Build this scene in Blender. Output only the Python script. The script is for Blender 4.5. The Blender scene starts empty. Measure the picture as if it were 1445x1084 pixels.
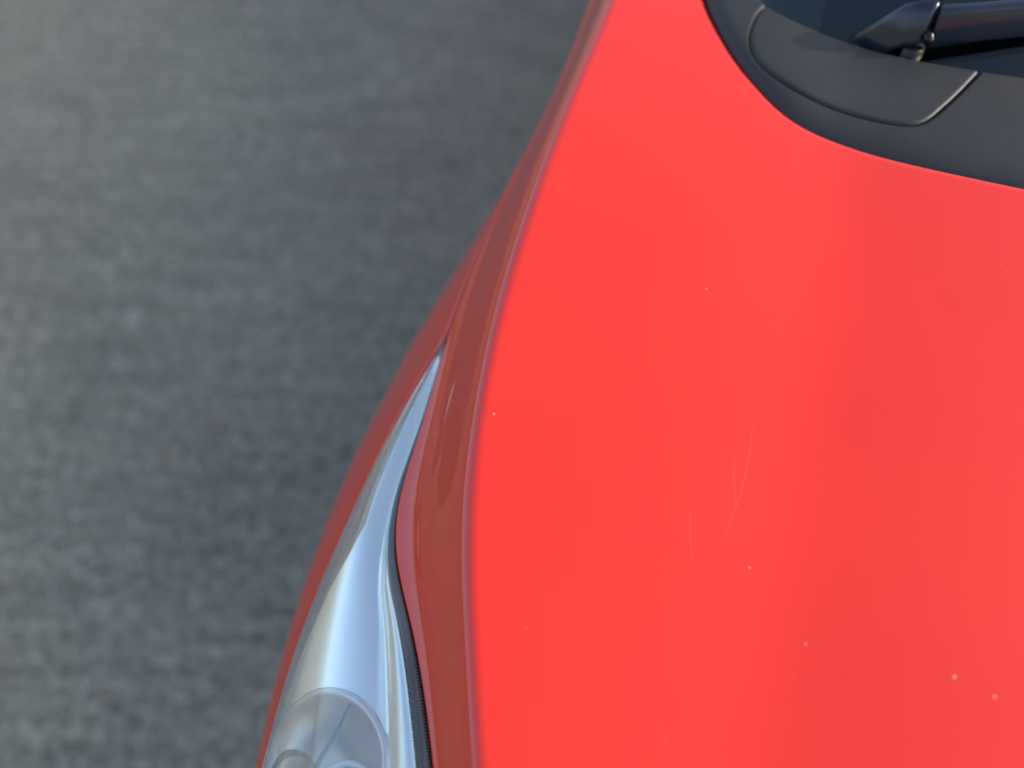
import bpy, bmesh, math, random
import numpy as np
from mathutils import Vector, Matrix

random.seed(7)
SC = bpy.context.scene
COL = SC.collection

# ------------------------------------------------------------------ camera, sky, sun, exposure
cam = bpy.data.cameras.new('camera')
cam.sensor_width = 36.0
cam.lens = 18.0 / math.tan(math.radians(30.0))
cam.clip_start = 0.02
cam.clip_end = 3000.0
cam.dof.use_dof = True
cam.dof.focus_distance = 0.575
cam.dof.aperture_fstop = 2.0
cam_o = bpy.data.objects.new('camera', cam)
cam_o.location = (0, 0, 1.42)
cam_o.rotation_euler = (math.radians(32.0), 0, 0)
COL.objects.link(cam_o)
SC.camera = cam_o

SUN_AZ = math.radians(99.0)      # compass angle from +Y towards +X
SUN_EL = math.radians(27.0)
world = bpy.data.worlds.new('World')
SC.world = world
world.use_nodes = True
wn = world.node_tree.nodes
wl = world.node_tree.links
bg = wn['Background']
sky = wn.new('ShaderNodeTexSky')
sky.sky_type = 'NISHITA'
sky.sun_disc = False
sky.sun_elevation = SUN_EL
sky.sun_rotation = SUN_AZ
sky.air_density = 1.0
sky.dust_density = 4.0
sky.ozone_density = 1.0
wl.new(sky.outputs[0], bg.inputs[0])
bg.inputs[1].default_value = 0.15

sun = bpy.data.lights.new('sun', 'SUN')
sun.energy = 2.0
sun.angle = math.radians(0.5)
sun.color = (1.0, 0.94, 0.86)
sun_o = bpy.data.objects.new('sun', sun)
sd = Vector((math.sin(SUN_AZ) * math.cos(SUN_EL), math.cos(SUN_AZ) * math.cos(SUN_EL), math.sin(SUN_EL)))
sun_o.rotation_euler = sd.to_track_quat('Z', 'Y').to_euler()
COL.objects.link(sun_o)

SC.view_settings.view_transform = 'Standard'
SC.view_settings.look = 'None'
SC.view_settings.gamma = 1.0
SC.view_settings.exposure = 1.36
SC.view_settings.use_curve_mapping = False
SC.cycles.use_denoising = True
SC.cycles.max_bounces = 14
SC.cycles.transmission_bounces = 12
SC.cycles.transparent_max_bounces = 12
SC.cycles.sample_clamp_indirect = 6.0


# ------------------------------------------------------------------ helpers
class Spl:
    """natural cubic spline"""
    def __init__(self, xs, ys):
        xs = np.array(xs, float); ys = np.array(ys, float)
        n = len(xs); h = np.diff(xs)
        A = np.eye(n); b = np.zeros(n)
        for i in range(1, n - 1):
            A[i, i - 1] = h[i - 1]; A[i, i] = 2 * (h[i - 1] + h[i]); A[i, i + 1] = h[i]
            b[i] = 6 * ((ys[i + 1] - ys[i]) / h[i] - (ys[i] - ys[i - 1]) / h[i - 1])
        self.x, self.y, self.M = xs, ys, np.linalg.solve(A, b)

    def __call__(self, x):
        xs, ys, M = self.x, self.y, self.M
        x = np.clip(x, xs[0], xs[-1])
        i = np.clip(np.searchsorted(xs, x) - 1, 0, len(xs) - 2)
        h = xs[i + 1] - xs[i]; a = (xs[i + 1] - x) / h; b = (x - xs[i]) / h
        return a * ys[i] + b * ys[i + 1] + ((a ** 3 - a) * M[i] + (b ** 3 - b) * M[i + 1]) * h * h / 6


def curve2(pts):
    """smooth parametric curve through 2-D points, parameter = chord length"""
    p = np.array(pts, float)
    c = np.concatenate([[0], np.cumsum(np.hypot(*np.diff(p, axis=0).T))])
    return Spl(c, p[:, 0]), Spl(c, p[:, 1]), c


def link(o, parent=None):
    COL.objects.link(o)
    if parent is not None:
        o.parent = parent
    return o


def mesh_obj(name, verts, faces, mat, parent=None, smooth=True):
    me = bpy.data.meshes.new(name)
    me.from_pydata([tuple(v) for v in verts], [], [tuple(f) for f in faces])
    me.materials.append(mat)
    if smooth:
        me.polygons.foreach_set('use_smooth', [True] * len(me.polygons))
    me.update()
    return link(bpy.data.objects.new(name, me), parent)


def grid_faces(ni, nj, flip=False, closed=False):
    fs = []
    for i in range(ni - 1):
        for j in range(nj if closed else nj - 1):
            k = (j + 1) % nj
            q = (i * nj + j, i * nj + k, (i + 1) * nj + k, (i + 1) * nj + j)
            fs.append(q[::-1] if flip else q)
    return fs


def grid_obj(name, P, mat, parent=None, flip=False, closed=False):
    """P: array (ni, nj, 3)"""
    ni, nj = P.shape[:2]
    return mesh_obj(name, P.reshape(-1, 3), grid_faces(ni, nj, flip, closed), mat, parent)


def sweep(name, path, radii, mat, parent=None, seg=10, squash=1.0, up=Vector((0, 0, 1))):
    """tube along 3-D points with a radius each"""
    path = [Vector(p) for p in path]
    n = len(path)
    vs = []
    for i, p in enumerate(path):
        d = (path[min(i + 1, n - 1)] - path[max(i - 1, 0)]).normalized()
        x = d.cross(up).normalized(); y = x.cross(d).normalized()
        r = radii[i] if hasattr(radii, '__len__') else radii
        for k in range(seg):
            a = 2 * math.pi * k / seg
            vs.append(p + x * (r * math.cos(a)) + y * (r * squash * math.sin(a)))
    fs = grid_faces(n, seg, closed=True)
    fs.append(tuple(range(seg))[::-1]); fs.append(tuple(range((n - 1) * seg, n * seg)))
    return mesh_obj(name, vs, fs, mat, parent)


def lathe(name, prof, mat, parent=None, seg=32, M=Matrix()):
    vs = []
    for r, z in prof:
        for k in range(seg):
            a = 2 * math.pi * k / seg
            vs.append(M @ Vector((r * math.cos(a), r * math.sin(a), z)))
    return mesh_obj(name, vs, grid_faces(len(prof), seg, closed=True), mat, parent)


def add_mod_bevel(o, w, seg=3):
    m = o.modifiers.new('bevel', 'BEVEL'); m.width = w; m.segments = seg; m.limit_method = 'ANGLE'
    m.angle_limit = math.radians(30)
    return o


def solidify(o, t, off=-1):
    m = o.modifiers.new('thickness', 'SOLIDIFY'); m.thickness = t; m.offset = off
    return o


# ------------------------------------------------------------------ materials
def mat(name):
    m = bpy.data.materials.new(name)
    m.use_nodes = True
    nt = m.node_tree
    return m, nt, nt.nodes['Principled BSDF']


def setp(b, **kw):
    for k, v in kw.items():
        b.inputs[k.replace('_', ' ')].default_value = v


def simple(name, col, rough, metallic=0.0, **kw):
    m, nt, b = mat(name)
    setp(b, Base_Color=(*col, 1), Roughness=rough, Metallic=metallic, **kw)
    return m


def node(nt, t, **kw):
    n = nt.nodes.new(t)
    for k, v in kw.items():
        if k in n.inputs:
            n.inputs[k].default_value = v
        else:
            setattr(n, k, v)
    return n


# red solid paint under clear coat, slightly faded in soft blotches, with very faint orange peel
M_red, nt, b = mat('red_paint')
tc = node(nt, 'ShaderNodeTexCoord')
n1 = node(nt, 'ShaderNodeTexNoise', Scale=7.0, Detail=3.0)
nt.links.new(tc.outputs['Object'], n1.inputs['Vector'])
cr = node(nt, 'ShaderNodeValToRGB')
cr.color_ramp.elements[0].position = 0.3; cr.color_ramp.elements[0].color = (0.605, 0.017, 0.0045, 1)
cr.color_ramp.elements[1].position = 0.7; cr.color_ramp.elements[1].color = (0.645, 0.019, 0.005, 1)
nt.links.new(n1.outputs[0], cr.inputs[0]); nt.links.new(cr.outputs[0], b.inputs['Base Color'])
n2 = node(nt, 'ShaderNodeTexNoise', Scale=260.0, Detail=2.0)
nt.links.new(tc.outputs['Object'], n2.inputs['Vector'])
bp = node(nt, 'ShaderNodeBump', Strength=0.012, Distance=0.001)
nt.links.new(n2.outputs[0], bp.inputs['Height']); nt.links.new(bp.outputs[0], b.inputs['Coat Normal'])
setp(b, Roughness=0.6, Coat_Weight=1.0, Coat_Roughness=0.03, Coat_IOR=1.58)
b.inputs['Specular IOR Level'].default_value = 0.15

# grained black cowl plastic, a little sun-bleached
M_plastic, nt, b = mat('black_grained_plastic')
tc = node(nt, 'ShaderNodeTexCoord')
n1 = node(nt, 'ShaderNodeTexNoise', Scale=18.0, Detail=5.0)
nt.links.new(tc.outputs['Object'], n1.inputs['Vector'])
cr = node(nt, 'ShaderNodeValToRGB')
cr.color_ramp.elements[0].position = 0.35; cr.color_ramp.elements[0].color = (0.016, 0.0165, 0.0165, 1)
cr.color_ramp.elements[1].position = 0.75; cr.color_ramp.elements[1].color = (0.027, 0.0265, 0.0255, 1)
nt.links.new(n1.outputs[0], cr.inputs[0]); nt.links.new(cr.outputs[0], b.inputs['Base Color'])
v1 = node(nt, 'ShaderNodeTexVoronoi', Scale=1100.0)
nt.links.new(tc.outputs['Object'], v1.inputs['Vector'])
bp = node(nt, 'ShaderNodeBump', Strength=0.25, Distance=0.0004)
nt.links.new(v1.outputs['Distance'], bp.inputs['Height']); nt.links.new(bp.outputs[0], b.inputs['Normal'])
setp(b, Roughness=0.55)

M_rubber = simple('black_rubber', (0.11, 0.115, 0.118), 0.30)
M_wiper = simple('satin_black_metal', (0.012, 0.017, 0.028), 0.16)
M_blackmetal = simple('gloss_black_steel', (0.02, 0.02, 0.02), 0.2, 0.6)
M_blackglass = simple('tinted_glass', (0.01, 0.012, 0.014), 0.05)
M_dark = simple('dark_trim', (0.006, 0.006, 0.006), 0.7)
M_dash = simple('dashboard_plastic', (0.012, 0.016, 0.028), 0.6)
M_sunlit_dash = simple('sunlit_dash_grey', (0.30, 0.27, 0.22), 0.6)  # sunlight on the dash put into the colour
M_tyre = simple('tyre_rubber', (0.015, 0.015, 0.015), 0.8)
M_alloy = simple('alloy', (0.5, 0.5, 0.52), 0.3, 1.0)
M_grit = simple('pale_grit', (0.44, 0.30, 0.23), 0.8)
M_redgrit = simple('rusty_grit', (0.75, 0.16, 0.07), 0.8)
M_darkgrit = simple('dark_grit', (0.05, 0.02, 0.02), 0.8)
M_scratch = simple('scratched_paint', (0.68, 0.058, 0.036), 0.6)

# chrome-coated plastic inside the lamp, hazed
M_chrome, nt, b = mat('silver_reflector')
setp(b, Base_Color=(0.88, 0.96, 0.97, 1), Metallic=1.0, Roughness=0.26)
M_satin = simple('satin_grey_bezel', (0.66, 0.69, 0.72), 0.34, 0.8)
M_greywall = simple('grey_lamp_wall', (0.16, 0.17, 0.18), 0.35, 0.3)
M_bluegrey = simple('blue_grey_plastic', (0.10, 0.16, 0.24), 0.3, 0.4)
M_amberclear, nt, b = mat('aged_clear_dome')
gl = node(nt, 'ShaderNodeBsdfGlossy', Roughness=0.08)
tr = node(nt, 'ShaderNodeBsdfTransparent', Color=(0.86, 0.80, 0.72, 1))
fr = node(nt, 'ShaderNodeFresnel', IOR=1.7); mx = node(nt, 'ShaderNodeMixShader')
nt.links.new(fr.outputs[0], mx.inputs[0]); nt.links.new(tr.outputs[0], mx.inputs[1]); nt.links.new(gl.outputs[0], mx.inputs[2])
nt.links.new(mx.outputs[0], nt.nodes['Material Output'].inputs[0])
M_tan = simple('aged_lamp_edge', (0.42, 0.34, 0.26), 0.5)

# clear polycarbonate, lightly yellowed
M_lens, nt, b = mat('clear_polycarbonate')
setp(b, Base_Color=(1.0, 1.0, 0.98, 1), Roughness=0.01, IOR=1.5, Transmission_Weight=1.0)
hz = node(nt, 'ShaderNodeBsdfDiffuse', Color=(0.8, 0.8, 0.78, 1)); hm = node(nt, 'ShaderNodeMixShader', Fac=0.10)
nt.links.new(b.outputs[0], hm.inputs[1]); nt.links.new(hz.outputs[0], hm.inputs[2]); nt.links.new(hm.outputs[0], nt.nodes['Material Output'].inputs[0])
# window glass: thin pane
M_glass, nt, b = mat('window_glass')
out = nt.nodes['Material Output']
gl = node(nt, 'ShaderNodeBsdfGlossy', Roughness=0.0)
tr = node(nt, 'ShaderNodeBsdfTransparent', Color=(0.6, 0.68, 0.66, 1))
fr = node(nt, 'ShaderNodeFresnel', IOR=1.55)
mx = node(nt, 'ShaderNodeMixShader')
nt.links.new(fr.outputs[0], mx.inputs[0]); nt.links.new(tr.outputs[0], mx.inputs[1]); nt.links.new(gl.outputs[0], mx.inputs[2])
nt.links.new(mx.outputs[0], out.inputs[0])

# worn asphalt with pale and dark stones
M_ground, nt, b = mat('worn_asphalt')
tc = node(nt, 'ShaderNodeTexCoord')
def ramp(src, p0, c0, p1, c1):
    r = node(nt, 'ShaderNodeValToRGB')
    r.color_ramp.elements[0].position = p0; r.color_ramp.elements[0].color = (*c0, 1)
    r.color_ramp.elements[1].position = p1; r.color_ramp.elements[1].color = (*c1, 1)
    nt.links.new(src, r.inputs[0]); return r
def mixc(a, bb, f, mode='MIX'):
    x = node(nt, 'ShaderNodeMix', data_type='RGBA', blend_type=mode)
    for s, k in ((a, 6), (bb, 7), (f, 0)):
        if hasattr(s, 'links'): nt.links.new(s, x.inputs[k])
        else: x.inputs[k].default_value = s
    return x.outputs[2]
big = node(nt, 'ShaderNodeTexNoise', Scale=2.2, Detail=4.0)
mid = node(nt, 'ShaderNodeTexNoise', Scale=55.0, Detail=6.0, Roughness=0.75)
vor = node(nt, 'ShaderNodeTexVoronoi', Scale=75.0, Randomness=1.0)
vo2 = node(nt, 'ShaderNodeTexVoronoi', Scale=24.0, Randomness=1.0)
mp = node(nt, 'ShaderNodeMapping')                       # brushed texture running across
mp.inputs['Rotation'].default_value = (0, 0, math.radians(20))
mp.inputs['Scale'].default_value = (3.5, 42.0, 1.0)
brush = node(nt, 'ShaderNodeTexNoise', Scale=1.0, Detail=5.0, Roughness=0.62)
nt.links.new(tc.outputs['Object'], mp.inputs['Vector']); nt.links.new(mp.outputs[0], brush.inputs['Vector'])
for n in (big, mid, vor, vo2):
    nt.links.new(tc.outputs['Object'], n.inputs['Vector'])
base = ramp(mid.outputs[0], 0.36, (0.102, 0.096, 0.073), 0.64, (0.350, 0.327, 0.248)).outputs[0]
wide = ramp(big.outputs[0], 0.3, (0.88, 0.88, 0.88), 0.7, (1.12, 1.12, 1.10)).outputs[0]
c = mixc(base, wide, 1.0, 'MULTIPLY')
c = mixc(c, ramp(brush.outputs[0], 0.34, (0.77, 0.78, 0.79), 0.68, (1.20, 1.22, 1.20)).outputs[0], 1.0, 'MULTIPLY')
sep = node(nt, 'ShaderNodeSeparateColor'); nt.links.new(vor.outputs['Color'], sep.inputs[0])
stone = ramp(sep.outputs[0], 0.0, (0.08, 0.073, 0.057), 1.0, (0.50, 0.46, 0.36)).outputs[0]
edge = ramp(vor.outputs['Distance'], 0.25, (1, 1, 1), 0.5, (0, 0, 0)).outputs[0]
gate = ramp(sep.outputs[1], 0.45, (0, 0, 0), 0.55, (0.85, 0.85, 0.85)).outputs[0]
c = mixc(c, stone, mixc(edge, gate, 1.0, 'MULTIPLY'))
sep2 = node(nt, 'ShaderNodeSeparateColor'); nt.links.new(vo2.outputs['Color'], sep2.inputs[0])
hue = ramp(sep2.outputs[2], 0.80, (0.50, 0.46, 0.37), 0.88, (0.28, 0.16, 0.10)).outputs[0]
e2 = ramp(vo2.outputs['Distance'], 0.12, (1, 1, 1), 0.26, (0, 0, 0)).outputs[0]
g2 = ramp(sep2.outputs[0], 0.84, (0, 0, 0), 0.88, (0.8, 0.8, 0.8)).outputs[0]
c = mixc(c, hue, mixc(e2, g2, 1.0, 'MULTIPLY'))
nt.links.new(c, b.inputs['Base Color'])
bp = node(nt, 'ShaderNodeBump', Strength=0.6, Distance=0.004)
nt.links.new(mid.outputs[0], bp.inputs['Height']); nt.links.new(bp.outputs[0], b.inputs['Normal'])
setp(b, Roughness=0.85)
b.inputs['Specular IOR Level'].default_value = 0.3

# ------------------------------------------------------------------ ground
S = 1500.0
gnd = mesh_obj('ground', [(-S, -S, 0), (S, -S, 0), (S, S, 0), (-S, S, 0)], [(0, 1, 2, 3)], M_ground, smooth=False)
gnd['kind'] = 'structure'; gnd['label'] = 'worn grey asphalt under and beside the car'

# ------------------------------------------------------------------ the car (local frame: x across, y to the rear, z up)
car = bpy.data.objects.new('car', None)
car.empty_display_size = 0.2
car['label'] = 'red car with clear headlight and black cowl panel, parked on grey asphalt'
car['category'] = 'car'
link(car)
car.rotation_euler = (0, 0, -math.atan2(0.25, 0.968))

RIDGE = Spl([-0.3, -0.1, 0.05, 0.15, 0.25, 0.35, 0.45, 0.55, 0.7, 0.9, 1.1],
            [0.1884, 0.0332, -0.0328, -0.0677, -0.0938, -0.1049, -0.1049, -0.1004, -0.088, -0.074, -0.062])
EDGE = Spl([-0.3, -0.1, 0.03, 0.1, 0.15, 0.19, 0.225, 0.26, 0.3, 0.36, 0.45, 0.6, 0.8, 1.1],
           [0.1476, 0.0065, -0.0496, -0.0795, -0.1059, -0.1287, -0.1393, -0.1416, -0.1418, -0.1425, -0.1373, -0.1185, -0.111, -0.100])
LAMP = Spl([-0.2, -0.05, 0.07, 0.14, 0.2, 0.26, 0.31, 0.362],
           [-0.084, -0.1916, -0.2055, -0.2005, -0.189, -0.1748, -0.1605, -0.1442])
FEND = Spl([-0.35, -0.1, 0.1, 0.2, 0.3, 0.4, 0.5, 0.7, 0.9, 1.1],
           [-0.0015, -0.1873, -0.239, -0.241, -0.233, -0.217, -0.187, -0.145, -0.137, -0.133])
D_EDGE = Spl([-0.4, 0.0, 0.1, 0.2, 0.3, 0.5, 0.8, 1.1], [0.027, 0.029, 0.033, 0.050, 0.057, 0.058, 0.057, 0.056])
D_LAMP = Spl([-0.2, 0.0, 0.1, 0.2, 0.3, 0.362], [0.26, 0.205, 0.163, 0.115, 0.071, 0.0590])
M_END = Spl([-0.4, 0.05, 0.12, 0.2, 0.28, 0.36, 0.45, 0.6, 1.1], [0.8, 0.75, 0.68, 0.62, 0.62, 0.8, 1.1, 1.4, 1.4])
CX = 0.65


def zbase(s, t):
    return 1.0 - 0.10 * (0.6 - t) - 0.12 * (0.6 - t) ** 2 - 0.03 * ((s - CX) / 0.7) ** 2


K_CREASE, W_CREASE, S_CREASE = 0.12, 0.011, 0.108


def softplus(x):
    return np.where(x > 30, x, np.log1p(np.exp(np.minimum(x, 30))))


def zhood(s, t):
    """bonnet top: crowned, with a soft crease where the shoulder meets the flat middle"""
    c0 = softplus(np.array((s - S_CREASE) / W_CREASE)) * W_CREASE - softplus(np.array((s - .36) / .05)) * .05
    return zbase(s, t) + K_CREASE * c0


COWL_PTS = [(-.036, 1.08), (-.035, .95), (-.0325, .83), (-.0265, .735), (-.0135, .658), (.0043, .621), (.0253, .5878), (.0441, .5649),
            (.0588, .5495), (.0781, .5353), (.1038, .5238), (.1328, .5138), (.1603, .5062), (.1956, .4979),
            (.2232, .4919), (.35, .474), (.5, .466), (.65, .464)]
cxs, cys, cch = curve2(COWL_PTS)
_p = np.linspace(0, cch[-1], 4000)
_cs, _ct = cxs(_p), cys(_p)


def t_rear(s):
    s = s if s <= CX else 2 * CX - s
    return float(np.interp(s, np.maximum.accumulate(_cs), _ct))




def roll(t):
    """half width of the rolled ridge, softer towards the windscreen"""
    return 0.0140 + 0.0045 * float(smooth((t - .12) / .35))


def smooth(x):
    x = np.clip(x, 0, 1)
    return x * x * x * (x * (6 * x - 15) + 10)


def hood_section(t, nside=72):
    """lower edge -> steep side -> ridge -> flat, as (s, z): the slope is a smooth profile whose steepest
    value is solved so that both ends meet"""
    ROLL = roll(t)
    sr, se = float(RIDGE(t)), float(EDGE(t))
    sf = sr + ROLL
    zf = zbase(sf, t); ze = zbase(se, t) - float(D_EDGE(t))
    mf = (zbase(sf + 1e-4, t) - zbase(sf - 1e-4, t)) / 2e-4
    m1 = float(M_END(t))
    L = sf - se
    x = np.linspace(0, L, 721)
    a = smooth(x / max(L - 2 * ROLL, .012))           # lower shelf -> steep
    b = smooth((x - (L - 2 * ROLL)) / (2 * ROLL))     # steep -> flat
    fix = m1 * (1 - a) * (1 - b) + mf * b
    fd = float(np.interp(t, [.06, .2, .45, .6], [.35, 1, 1, .4]))
    pk = a * (1 - b) - fd * (.20 * np.exp(-((x / L - .40) / .035) ** 2) + .12 * np.exp(-((x / L - .27) / .03) ** 2))   # two shallow dips, shaped in to draw reflection streaks
    dx = x[1] - x[0]
    I = lambda y: (y[:-1] + y[1:]).sum() * dx / 2
    mid = (zf - ze - I(fix)) / I(pk)
    sl = fix + mid * pk
    z = ze + np.concatenate([[0], np.cumsum((sl[:-1] + sl[1:]) * dx / 2)])
    k = 720 // nside
    return [(se + x[i * k], z[i * k]) for i in range(nside)]


def build_hood():
    flat_u = np.concatenate([np.linspace(0, .11, 150), np.linspace(.112, .25, 70), np.linspace(.255, .40, 30), np.linspace(.42, 1.47, 56)])
    nside = 72
    ncol = nside + len(flat_u)
    nrow = 206
    t0s = lambda s: -0.40 + 0.31 * ((s - CX) / 0.7) ** 2
    cols = np.zeros((ncol, nrow + 5, 3))
    TQ = 1.08
    q = np.linspace(0, 1, nrow)
    for k in range(nside):
        for i in range(nrow):
            t = -0.20 + (TQ + 0.20) * q[i]
            s, z = SEC[i][k]
            cols[k, i] = (s, t, z)
        for e, (dt, dz) in enumerate(((.0006, .0002), (.0012, .0008), (.0015, .0018), (.0015, .006), (.0015, .014))):
            cols[k, nrow + e] = cols[k, nrow - 1] + np.array((0, dt, -dz))
    for c, u in enumerate(flat_u):
        bl = math.exp(-(u / 0.05) ** 2) if u > 0 else 1.0
        sfun = lambda t: (float(RIDGE(max(t, -0.2))) + roll(t)) * bl + (u - 0.06) * (1 - bl) + u * bl
        # rear end of this column: where it meets the cowl line
        lo, hi = 0.0, TQ
        if t_rear(sfun(TQ)) >= TQ:
            te = TQ
        else:
            for _ in range(40):
                m = .5 * (lo + hi)
                if m < t_rear(sfun(m)): lo = m
                else: hi = m
            te = .5 * (lo + hi)
        tb = -0.20 + (min(-0.20, t0s(sfun(-0.2))) + 0.20) * float(smooth(u / .15))
        for i in range(nrow):
            t = tb + (te - tb) * q[i]
            s = sfun(t)
            cols[nside + c, i] = (s, t, float(zhood(s, t)))
        # rolled rear edge, turned down along the boundary normal
        s = sfun(te)
        ds = 0.002
        sl = (t_rear(s + ds) - t_rear(s - ds)) / (2 * ds)
        nrm = np.array((-sl, 1.0)); nrm /= np.hypot(*nrm)
        for e, (d, dz) in enumerate(((.0006, .0002), (.0012, .0008), (.0015, .0018), (.0015, .006), (.0015, .014))):
            cols[nside + c, nrow + e] = cols[nside + c, nrow - 1] + np.array((nrm[0] * d, nrm[1] * d, -dz))
    # lower hem of the side
    hem = np.zeros((3, nrow + 5, 3))
    for k, (ds, dz) in enumerate(((.004, .012), (.0, .005), (-.0006, .0015))):
        hem[k] = cols[0] + np.array((ds, 0, -dz))
    P = np.concatenate([hem, cols], axis=0)
    return grid_obj('hood', P, M_red, car, flip=True)


SEC = [hood_section(-0.20 + 1.28 * x) for x in np.linspace(0, 1, 206)]
hood = build_hood()

# ------------------------------------------------------------------ fender and bumper
def bez(p0, p1, p2, p3, w):
    a = 1 - w
    return [a**3 * p0[i] + 3*a*a*w * p1[i] + 3*a*w*w * p2[i] + w**3 * p3[i] for i in range(len(p0))]


TIP = 0.362


def fender_start(t):
    if t < TIP:
        s, z = float(LAMP(t)), zbase(float(LAMP(t)), t) - float(D_LAMP(t))
    else:
        s, z = float(EDGE(t)) - 0.001, zbase(float(EDGE(t)), t) - float(D_EDGE(t)) - 0.002
    return s, z


def fender_section(t):
    s0, z0 = fender_start(t)
    s3 = float(FEND(t)); z3 = zbase(s3, t) - 0.24
    dz = z0 - z3
    pts = [(s0 + .012, z0 - .012), (s0 + .003, z0 - .003)]
    for k in range(22):
        pts.append(bez((s0, z0), (s0 + (s3 - s0) * .42, z0 - dz * .22), (s0 + (s3 - s0) * .95, z3 + dz * .42), (s3, z3), k / 21))
    zb = 0.26
    for k in range(1, 15):
        w = k / 14
        pts.append(bez((s3, z3), (s3, z3 - .12), (s3 + .01, .42), (s3 + .035, zb), w))
    return pts


def strip_loft(name, ts, matl, hole=None, flip=False):
    P = np.array([[(s, t, z) for s, z in fender_section(t)] for t in ts])
    ni, nj = P.shape[:2]
    fs = grid_faces(ni, nj, flip)
    V = P.reshape(-1, 3)
    if hole:
        ct, cz, r = hole
        keep = []
        for f in fs:
            c = V[list(f)].mean(axis=0)
            if math.hypot(c[1] - ct, c[2] - cz) > r or c[0] > -0.14 and c[2] > .75:
                keep.append(f)
        fs = keep
        for v in V:
            d = math.hypot(v[1] - ct, v[2] - cz)
            if d < r + .012 and d > r - .02 and v[2] < .75:
                v[1] = ct + (v[1] - ct) * r / d; v[2] = cz + (v[2] - cz) * r / d
    return mesh_obj(name, V, fs, matl, car)


WT, WZ, WR = 0.66, 0.32, 0.345
strip_loft('fender', np.linspace(0.0, 1.08, 160), M_red, (WT, WZ, WR))
strip_loft('bumper_corner', np.linspace(-0.28, -0.004, 40), M_red)

# front bumper skin out of the picture
bx, by, bc = curve2([(-.06, -.282), (.05, -.36), (.2, -.42), (.42, -.455), (.65, -.465), (.88, -.455), (1.1, -.42), (1.25, -.36), (1.36, -.28), (1.5, -.05), (1.53, .15)])
rows = []
for p in np.linspace(0, bc[-1], 60):
    s, t = float(bx(p)), float(by(p))
    inn = np.array((CX - s, .45 - t)); inn /= np.hypot(*inn)
    zt = 0.80 - .03 * abs(s - CX)
    rows.append([(s + inn[0] * d, t + inn[1] * d, z) for d, z in ((.09, zt), (.04, zt - .012), (.012, zt - .05), (0, zt - .13), (.0, .5), (.012, .36), (.05, .24))])
grid_obj('bumper', np.array(rows), M_red, car)

# far side, mirrored: it only shades the ground
P = np.array([[(2 * CX - s, t, z) for s, z in fender_section(t)] for t in np.linspace(-.05, 1.08, 40)])
grid_obj('fender', P, M_red, car, flip=True)
mesh_obj('sun_block_box', [(x, y, z) for z in (.2, .70) for x, y in ((.03, -.25), (1.27, -.25), (1.27, 1.1), (.03, 1.1))],
         [(3, 2, 1, 0), (4, 5, 6, 7), (0, 1, 5, 4), (1, 2, 6, 5), (2, 3, 7, 6), (3, 0, 4, 7)], M_dark, car, smooth=False)  # unseen solid box, added to stop sun leaking through below the bonnet

# wheel
Mw = Matrix.Translation((-.005, WT, WZ)) @ Matrix.Rotation(math.radians(90), 4, 'Y')
wheel = lathe('wheel', [(.20, -.1), (.205, -.095), (.21, -.06), (.19, .0), (.05, .02), (.0, .02)], M_alloy, car, 40, Mw)
lathe('tyre', [(.2, -.1), (.23, -.108), (.28, -.108), (.31, -.09), (.318, -.05), (.318, .05), (.31, .09), (.28, .108), (.2, .1)], M_tyre, wheel, 48, Mw)
rows = []
for k in range(25):
    a = math.pi * k / 24
    rows.append([(x, WT + (WR - .004) * math.cos(a), WZ + (WR - .004) * math.sin(a)) for x in (-.128, .16)])
grid_obj('arch_liner', np.array(rows), M_dark, car)

# rest of the body behind the picture: flank, glasshouse, roof, tail
ring = [(.05, .24), (-.105, .26), (-.135, .45), (-.14, .70), (-.115, .90), (-.085, .965)]
rows = []
for t in np.linspace(1.085, 3.3, 24):
    k = 1 - .10 * max(0, (t - 2.6) / .7) ** 2
    half = [(CX + (s - CX) * k, t, z) for s, z in ring]
    rows.append(half + [(2 * CX - s, t, z) for s, t, z in half[::-1]])
body = grid_obj('body_side', np.array(rows), M_red, car)
tail = rows[-1]
mesh_obj('tail_panel', tail, [tuple(range(len(tail)))], M_red, car, smooth=False)
rows = []
for t, zt, w in ((1.12, 1.0, .70), (1.42, 1.345, .56), (1.7, 1.395, .54), (2.2, 1.40, .53), (2.7, 1.33, .53), (3.28, .99, .64)):
    h = [(CX - .735, t, .963), (CX - w, t, zt - .02), (CX - w + .05, t, zt), (CX, t, zt + .02)]
    rows.append(h + [(2 * CX - s, y, z) for s, y, z in h[-2::-1]])
P = np.array(rows)
grid_obj('roof', P[1:, 2:5], M_red, car)
grid_obj('side_glass', P[:, 0:3], M_blackglass, car)
grid_obj('side_glass', P[:, 4:7], M_blackglass, car)

# ------------------------------------------------------------------ headlight
T0L = -0.19


def lens_top(t):
    """edge of the lens next to the bonnet: the bonnet edge less the seal gap"""
    g = float(np.interp(t, [-.2, .1, .17, .22, .28, TIP], [.0105, .0100, .0085, .0045, .0018, .0004]))
    s = float(EDGE(t)) - g
    return s, zbase(float(EDGE(t)), t) - float(D_EDGE(t)) - 0.003 - g * .25


def lens_pt(w, t, depth=0.0):
    s0, z0 = lens_top(t)
    s3, z3 = float(LAMP(t)) + .0012, zbase(float(LAMP(t)), t) - float(D_LAMP(t)) + .001
    if s3 > s0 - .001: s3 = s0 - .001
    ds, dz = s3 - s0, z3 - z0
    s, z = bez((s0, z0), (s0 + ds * .52, z0 + dz * .03), (s0 + ds * 1.02, z0 + dz * .36), (s3, z3), w)
    return s, z - depth


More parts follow.
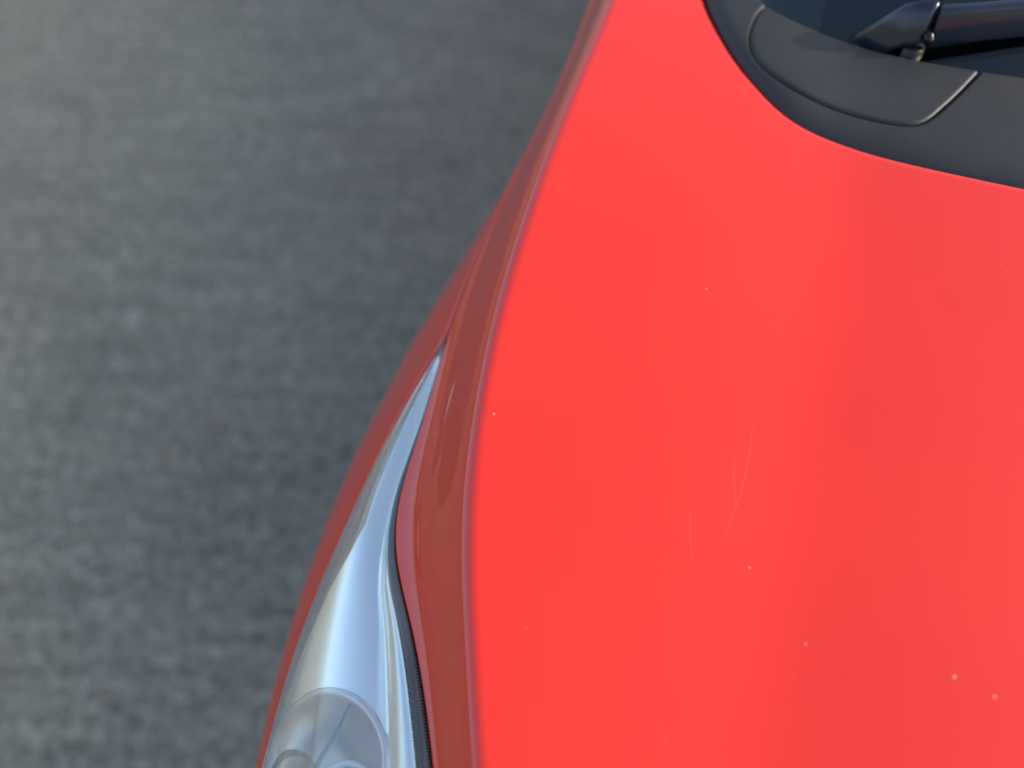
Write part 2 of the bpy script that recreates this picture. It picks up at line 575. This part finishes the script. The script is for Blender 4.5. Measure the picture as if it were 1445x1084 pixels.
lamp = bpy.data.objects.new('headlight', None)
lamp['label'] = 'clear swept-back headlight with silver reflector'
link(lamp, car)
ts = np.concatenate([np.linspace(T0L, .0, 50)[:-1], np.linspace(.0, .125, 110), np.linspace(.127, .30, 60), np.linspace(.303, TIP - .003, 24)])
P = np.array([[(lens_pt(w, t)[0], t, lens_pt(w, t)[1]) for w in np.linspace(0, 1, 40)] for t in ts])
lens = grid_obj('lens', P, M_lens, lamp, flip=True)
solidify(lens, 0.002, -1)


def K_frac(t):
    # where the silver shelf ends, as a share of the lens width from the bonnet side
    return float(np.interp(t, [-.1, .06, .12, .17, .215, .26, .32, TIP], [.72, .70, .63, .50, .30, .36, .45, .5]))


def inner_rows(t):
    k = K_frac(t)
    taper = float(np.interp(t, [.10, .22, .30, TIP], [1, .8, .45, .12]))
    r = {'shelf': [], 'step': [], 'trough': []}
    for w in np.linspace(0.0, 1, 60):
        ww = .015 + (k - .015) * w
        s, z = lens_pt(ww, t, float(np.interp(w, [0, .04, .09, .13, .2, 1], [.002, .003, .007, .0125, .014, .0085])) * taper + .001)
        r['shelf'].append((s, t, z))
    s0, z0 = r['shelf'][-1][0], r['shelf'][-1][2]
    r['shelf'] += [(s0 - .0008 * taper, t, z0 - .0006 * taper), (s0 - .0014 * taper, t, z0 - .0022 * taper)]
    s0, z0 = r['shelf'][-1][0], r['shelf'][-1][2]
    s1, z1 = lens_pt(min(k + .16, .97), t, .017 * taper + .001)
    for w in np.linspace(0, 1, 8):
        r['step'].append((s0 + (s1 - s0) * w, t, z0 + (z1 - z0) * w - .003 * taper * math.sin(math.pi * w)))
    for w in np.linspace(0, 1, 14):
        s, z = lens_pt(min(k + .16, .97) * (1 - w) + 1.0 * w, t, (.017 - .012 * w) * taper + .0015)
        r['trough'].append((s + .003 * w, t, z))
    return r


IR = [inner_rows(t) for t in ts]
BOWL = np.array((-.1455, .056)); BOWL_R = .0475
PS = np.array([r['shelf'] for r in IR])
V = PS.reshape(-1, 3)
fs = [f for f in grid_faces(*PS.shape[:2], flip=True) if np.hypot(*(V[list(f)].mean(axis=0)[:2] - BOWL)) > BOWL_R - .001]
refl = mesh_obj('reflector', V, fs, M_chrome, lamp)
grid_obj('reflector_step', np.array([r['step'] for r in IR]), M_tan, lamp, flip=True)
grid_obj('lamp_wall', np.array([r['trough'] for r in IR]), M_greywall, lamp, flip=True)

# lamp bowl sunk into the silver shelf, with its ring, projector and a ribbed clear dome
def shelf_z(s, t):
    d = np.hypot(V[:, 0] - s, V[:, 1] - t)
    return float(V[d.argmin(), 2])


_zc = shelf_z(BOWL[0] + .02, BOWL[1]); _z1 = shelf_z(BOWL[0] + .045, BOWL[1]); _z2 = shelf_z(BOWL[0] + .02, BOWL[1] + .04)
ga, gb = (_z1 - _zc) / .025, (_z2 - _zc) / .04
MB = Matrix(((1, 0, 0, BOWL[0]), (0, 1, 0, BOWL[1]), (ga, gb, 1, _zc - ga * .02), (0, 0, 0, 1)))   # sheared onto the shelf
bowl = lathe('lamp_bowl', [(BOWL_R + .0030, -.0035), (BOWL_R + .0028, .0004), (BOWL_R + .002, .0012), (BOWL_R - .0005, .0012), (BOWL_R - .002, -.0005), (BOWL_R - .004, -.004),
                           (BOWL_R - .010, -.014), (BOWL_R - .020, -.026), (.016, -.032), (.0, -.033)], M_satin, lamp, 64, MB)
sweep('bowl_rib', [MB @ Vector(p) for p in ((.012, .044, -.002), (.007, .030, -.010), (.0, .010, -.012), (-.006, -.02, -.012))], [.0008, .0014, .0016, .0016], M_bluegrey, bowl, 8)
Mp = MB @ Matrix.Translation((.024, -.010, -.016))
pr = lathe('projector_ring', [(.0225, -.012), (.0225, .004), (.0215, .006), (.020, .006), (.0185, .003), (.018, -.004)], M_satin, bowl, 48, Mp)
lathe('projector_lens', [(.018, 0), (.017, .003), (.013, .007), (.007, .009), (.0, .0095)], M_chrome, pr, 40, Mp)
Md = MB @ Matrix.Translation((-.0165, -.008, -.012))
prof = [(.019 * math.cos(a), .019 * math.sin(a)) for a in np.linspace(-.5, 1.56, 14)]
vs = []
for r, z in prof:
    for k in range(64):
        a = 2 * math.pi * k / 64
        rr = r * (1 + (.012 if k % 4 < 2 else 0))
        vs.append(Md @ Vector((rr * math.cos(a), rr * math.sin(a), z)))
mesh_obj('ribbed_dome', vs, grid_faces(len(prof), 64, closed=True), M_amberclear, bowl)
# the bowl's rim follows the shelf
for v in bowl.data.vertices:
    r = math.hypot(v.co.x - BOWL[0], v.co.y - BOWL[1]) / BOWL_R
    if r > .55:
        plane_z = MB.translation.z + ga * (v.co.x - MB.translation.x) + gb * (v.co.y - MB.translation.y)
        v.co.z += (shelf_z(v.co.x, v.co.y) - plane_z) * float(smooth((r - .55) / .35)) + (.0006 if r > .95 else 0)

# keep everything in the lamp under its lens
def lens_z(s, t):
    lo, hi = 0.0, 1.0
    for _ in range(14):
        m = .5 * (lo + hi)
        if lens_pt(m, t)[0] > s: lo = m
        else: hi = m
    return lens_pt(lo, t)[1]


for o in [bowl] + list(bowl.children_recursive):
    for v in o.data.vertices:
        if T0L < v.co.y:
            smin = lens_pt(1, v.co.y)[0] + .006
            v.co.x = max(v.co.x, smin)
            v.co.z = min(v.co.z, lens_z(v.co.x, v.co.y) - .0045)

# ribbed seal between bonnet edge and lens
ts2 = np.arange(-0.19, TIP, 0.0009)
path, rad = [], []
for i, t in enumerate(ts2):
    se, ze = float(EDGE(t)), zbase(float(EDGE(t)), t) - float(D_EDGE(t))
    sl, zl = lens_top(t)
    path.append((se * .42 + sl * .58, t, .5 * (ze + zl) - .0010))
    g = abs(se - sl)
    rib = float(np.interp(t, [.12, .155], [1, 0]))
    rad.append((g * .36 + .0004) * (1 + .34 * rib * (1 if i % 2 else -1)))
sweep('seal', path, rad, M_rubber, lamp, 10, .8)
# gutter under the seal so that nothing shows through
P = np.array([[(float(EDGE(t)) + .004, t, lens_top(t)[1] - .004), (float(EDGE(t)) - .004, t, lens_top(t)[1] - .008), (lens_top(t)[0] - .002, t, lens_top(t)[1] - .009)] for t in ts])
grid_obj('seal_channel', P, M_dark, lamp, flip=True)

# ------------------------------------------------------------------ cowl panel with access cover
COWL2_PTS = [(-.012, 1.08), (-.010, .95), (-.004, .83), (.004, .745), (.019, .680), (.036, .6471), (.049, .6375), (.0769, .6233), (.1035, .612), (.1336, .6015),
             (.167, .5924), (.1944, .5868), (.2189, .5822), (.35, .566), (.5, .559), (.65, .557)]
dxs, dys, dch = curve2(COWL2_PTS)


_dp = np.linspace(0, dch[-1], 6000); _ds, _dt = dxs(_dp), dys(_dp)


def t_glass(s):
    s = s if s <= CX else 2 * CX - s
    return float(np.interp(s, np.maximum.accumulate(_ds), _dt))


COVER = [(.0457, .6533), (.0349, .6437), (.0307, .6303), (.0299, .6153), (.0332, .6027), (.043, .5883), (.0631, .5715), (.09, .5564),
         (.1201, .5456), (.1437, .5405), (.1529, .5405), (.16, .5437), (.1681, .5528), (.1789, .568), (.1875, .582), (.199, .600)]
vx, vy, vc = curve2(COVER)
cp = np.linspace(0, vc[-1], 260)
CL = np.stack([vx(cp), vy(cp)], 1)
POLY = np.concatenate([CL, [(.26, .72), (.10, .78), (.03, .72)]])


def dist_to(poly, pts):
    best = np.full(len(pts), 1e9)
    for a, bb in zip(poly[:-1], poly[1:]):
        ab = bb - a
        tt = np.clip(((pts - a) @ ab) / (ab @ ab), 0, 1)
        best = np.minimum(best, np.hypot(*(pts - a - tt[:, None] * ab).T))
    return best


def inside(poly, pts):
    r = np.zeros(len(pts), bool)
    n = len(poly)
    for i in range(n):
        a, bb = poly[i], poly[(i + 1) % n]
        c = ((a[1] > pts[:, 1]) != (bb[1] > pts[:, 1])) & (pts[:, 0] < (bb[0] - a[0]) * (pts[:, 1] - a[1]) / (bb[1] - a[1] + 1e-12) + a[0])
        r ^= c
    return r


def build_cowl():
    # pair the two long edges by arc length between matching stations
    ma = np.interp([0, 4, 9, 14, 17], range(len(cch)), cch)
    mb = np.interp([0, 4, 7, 12, 15], range(len(dch)), dch)
    pa = np.concatenate([np.linspace(0, cch[3], 25)[:-1], np.linspace(cch[3], cch[15], 520)[:-1], np.linspace(cch[15], cch[17], 20)])
    pb = Spl(ma, mb)(pa)
    A = np.stack([cxs(pa), cys(pa)], 1); B = np.stack([dxs(pb), dys(pb)], 1)
    rr = np.concatenate([np.linspace(0, .12, 24)[:-1], np.linspace(.12, 1, 130)])
    g = .0035     # gap to the bonnet
    rowsP = []
    for r in rr:
        d = B - A
        L = np.hypot(*d.T)[:, None]
        xy = A + d / L * (g + (L - g) * r)
        z = zhood(xy[:, 0], xy[:, 1])
        z = z - .0075 + .0105 * (1 - np.exp(-r / .11)) + .005 * r
        rowsP.append(np.concatenate([xy, z[:, None]], 1))
    P = np.array(rowsP)                       # (nr, np, 3)
    flat = P.reshape(-1, 3)
    d = dist_to(CL, flat[:, :2])
    ins = inside(POLY, flat[:, :2])
    flat[:, 2] += -.0036 * np.interp(flat[:, 0], [.035, .075], [.55, 1]) * np.exp(-(d / .0009) ** 2) + np.where(ins, .0005, 0) * np.clip(d / .003, 0, 1)
    nr, npp = P.shape[:2]
    # rows that turn the outer edges down
    top = flat.reshape(nr, npp, 3)
    dirn = (B - A) / np.hypot(*(B - A).T)[:, None]
    ext = []
    for dd, dz in ((.001, .0004), (.002, .0015), (.0026, .004), (.003, .03)):
        e = top[-1].copy(); e[:, :2] += dirn * dd; e[:, 2] -= dz; ext.append(e)
    pre = []
    for dd, dz in ((.0008, .02), (.0, .002)):
        e = top[0].copy(); e[:, :2] -= dirn * dd; e[:, 2] -= dz; pre.append(e)
    full = np.concatenate([np.array(pre), top, np.array(ext)], 0)
    V = full.reshape(-1, 3)
    fs = grid_faces(full.shape[0], npp, flip=True)
    cen = np.array([V[list(f)].mean(axis=0) for f in fs])
    fin = inside(POLY, cen[:, :2])

    def pick(flag):
        sel = [f for f, k in zip(fs, fin) if k == flag]
        used = sorted({i for f in sel for i in f})
        mp = {i: n for n, i in enumerate(used)}
        return V[used], [tuple(mp[i] for i in f) for f in sel]
    v, f = pick(False)
    cowl = mesh_obj('cowl_panel', v, f, M_plastic, car)
    v, f = pick(True)
    mesh_obj('access_cover', v, f, M_plastic, cowl)
    return cowl


cowl = build_cowl()
# drain channel under the gap between bonnet and cowl
rows = []
for p in np.linspace(0, cch[-1], 120):
    s, t = float(cxs(p)), float(cys(p))
    rows.append([(s - .015, t - .012, zbase(s, t) - .02), (s + .012, t + .01, zbase(s, t) - .022)])
grid_obj('drain_channel', np.array(rows), M_dark, car)

# ------------------------------------------------------------------ windscreen, black band, dashboard
SLOPE = math.tan(math.radians(27))


def z_glass(s, dt):
    s2 = min(s, 2 * CX - s)
    return float(zhood(max(s2, .02), t_glass(s))) - .012 + SLOPE * dt * (1 - .12 * dt)


ss = np.concatenate([np.linspace(.0, .3, 60), np.linspace(.31, 1.30, 60)])
P = np.array([[(s + (.06 * dt * (1 - s / CX)), t_glass(s) + dt, z_glass(s, dt)) for dt in np.linspace(-.012, .62, 30)] for s in ss])
glass = grid_obj('windscreen', P, M_glass, car)
solidify(glass, .005, -1)
P = np.array([[(s, t_glass(s) + dt, z_glass(s, dt) - .012 - .10 * max(0, dt - .05)) for dt in (-.02, .0, .03, .06, .12, .3, .6)] for s in ss])
dash = grid_obj('dashboard', P, M_dash, car)
P = np.array([[(s, t_glass(s) + dt, z_glass(s, dt) - .0095 - .06 * max(0, dt - .05)) for dt in np.linspace(-.01, .2, 8)] for s in np.linspace(.0, .083, 16)])
grid_obj('dashboard_sunlit_patch', P, M_sunlit_dash, dash)  # added paler patch, stands in for the sunlit band behind the glass

# ------------------------------------------------------------------ wiper
wip = bpy.data.objects.new('wiper', None)
link(wip, car)


def beam(name, pts, widths, heights, matl, parent, r=.003, taper=.8):
    """box beam through points (x, y, z) with rounded edges"""
    vs, fs = [], []
    n = len(pts)
    pts = [Vector(p) for p in pts]
    for i, p in enumerate(pts):
        d = (pts[min(i + 1, n - 1)] - pts[max(i - 1, 0)]); d.z = 0; d.normalize()
        x = Vector((-d.y, d.x, 0))
        w, h = widths[i] / 2, heights[i]
        vs += [p + x * w, p - x * w, p - x * w * taper + Vector((0, 0, h)), p + x * w * .8 + Vector((0, 0, h))]
    for i in range(n - 1):
        for j in range(4):
            k = (j + 1) % 4
            fs.append((i * 4 + j, i * 4 + k, (i + 1) * 4 + k, (i + 1) * 4 + j))
    fs += [(3, 2, 1, 0), tuple(range((n - 1) * 4, n * 4))]
    o = mesh_obj(name, vs, fs, matl, parent)
    add_mod_bevel(o, r, 3)
    return o


head = beam('wiper_head', [(.098, .634, .946), (.110, .629, .957), (.121, .6245, .970), (.131, .621, .987), (.141, .618, .9985), (.1525, .615, 1.0025)],
            [.022, .024, .025, .025, .024, .022], [.030, .036, .040, .0355, .0305, .0305], M_wiper, wip, .006, .1)
arm = beam('wiper_arm', [(.154, .615, 1.0035), (.18, .6175, 1.0085), (.215, .6215, 1.0165), (.35, .642, 1.050), (.55, .69, 1.082)],
           [.015, .0145, .014, .012, .009], [.0265, .0265, .026, .022, .014], M_wiper, wip, .0035, .5)
sweep('hinge_pin', [(.153, .6035, 1.0105), (.153, .6265, 1.0105)], .0035, M_blackmetal, wip, 12)
lathe('pivot_nut', [(.0, .013), (.007, .013), (.009, .011), (.009, .003), (.0135, .002), (.0165, .0), (.0175, -.003), (.0175, -.03)], M_blackmetal, wip, 32, Matrix.Translation((.1475, .6155, .986)))

# ------------------------------------------------------------------ grit and scratches on the bonnet
def on_hood(s, t):
    return float(zhood(s, t))


CHIPS = [(-.0835, .2763, 1.4, 2), (.0339, .3893, 1.3, 2), (.0885, .2124, .8, 0), (.1244, .1764, .9, 0), (.1998, .1743, 1.2, 0), (.2192, .1682, 1.3, 0),
         (.1204, .1588, .5, 0), (.1838, .4018, .7, 1), (.1387, .319, .55, 1), (.1254, .41, .6, 2), (.196, .1746, .6, 1), (.211, .4316, .6, 2),
         (-.0307, .1513, .6, 2), (.1189, .1344, .6, 2), (.0114, .4353, .5, 2)]
bm = bmesh.new()
bmesh.ops.create_icosphere(bm, subdivisions=2, radius=1.0)
for v in bm.verts:
    v.co *= 1 + random.uniform(-.35, .35)
gm = bpy.data.meshes.new('grit'); bm.to_mesh(gm); bm.free()
gm.materials.append(M_grit)
gm2 = gm.copy(); gm2.materials.clear(); gm2.materials.append(M_darkgrit)
gm3 = gm.copy(); gm3.materials.clear(); gm3.materials.append(M_redgrit)
for s, t, r, dk in CHIPS:
    o = bpy.data.objects.new('grit_speck', (gm, gm2, gm3)[dk])
    link(o, hood)
    k = .00062 * r
    o.scale = (k, k * random.uniform(.8, 1.3), k * .35)
    o.rotation_euler = (0, 0, random.uniform(0, 6))
    o.location = (s, t, on_hood(s, t))


def scratch(pts, w):
    ax, ay, ac = curve2(pts)
    rows = []
    for p in np.linspace(0, ac[-1], 30):
        s, t = float(ax(p)), float(ay(p))
        e = w * (0.35 + .65 * math.sin(math.pi * min(1, max(0, p / ac[-1]))))
        rows.append([(s - e, t, on_hood(s - e, t) + .00004), (s, t, on_hood(s, t) + .00008), (s + e, t, on_hood(s + e, t) + .00004)])
    return grid_obj('scratch', np.array(rows), M_scratch, hood, flip=True)


scratch([(.0772, .2993), (.078, .2761), (.076, .251), (.0711, .2269)], .00016)
scratch([(.0699, .2763), (.0718, .2613), (.075, .2464)], .00014)
scratch([(.0482, .2475), (.0508, .2304), (.056, .2059)], .00013)
scratch([(.0583, .1113), (.0595, .1072)], .00016)
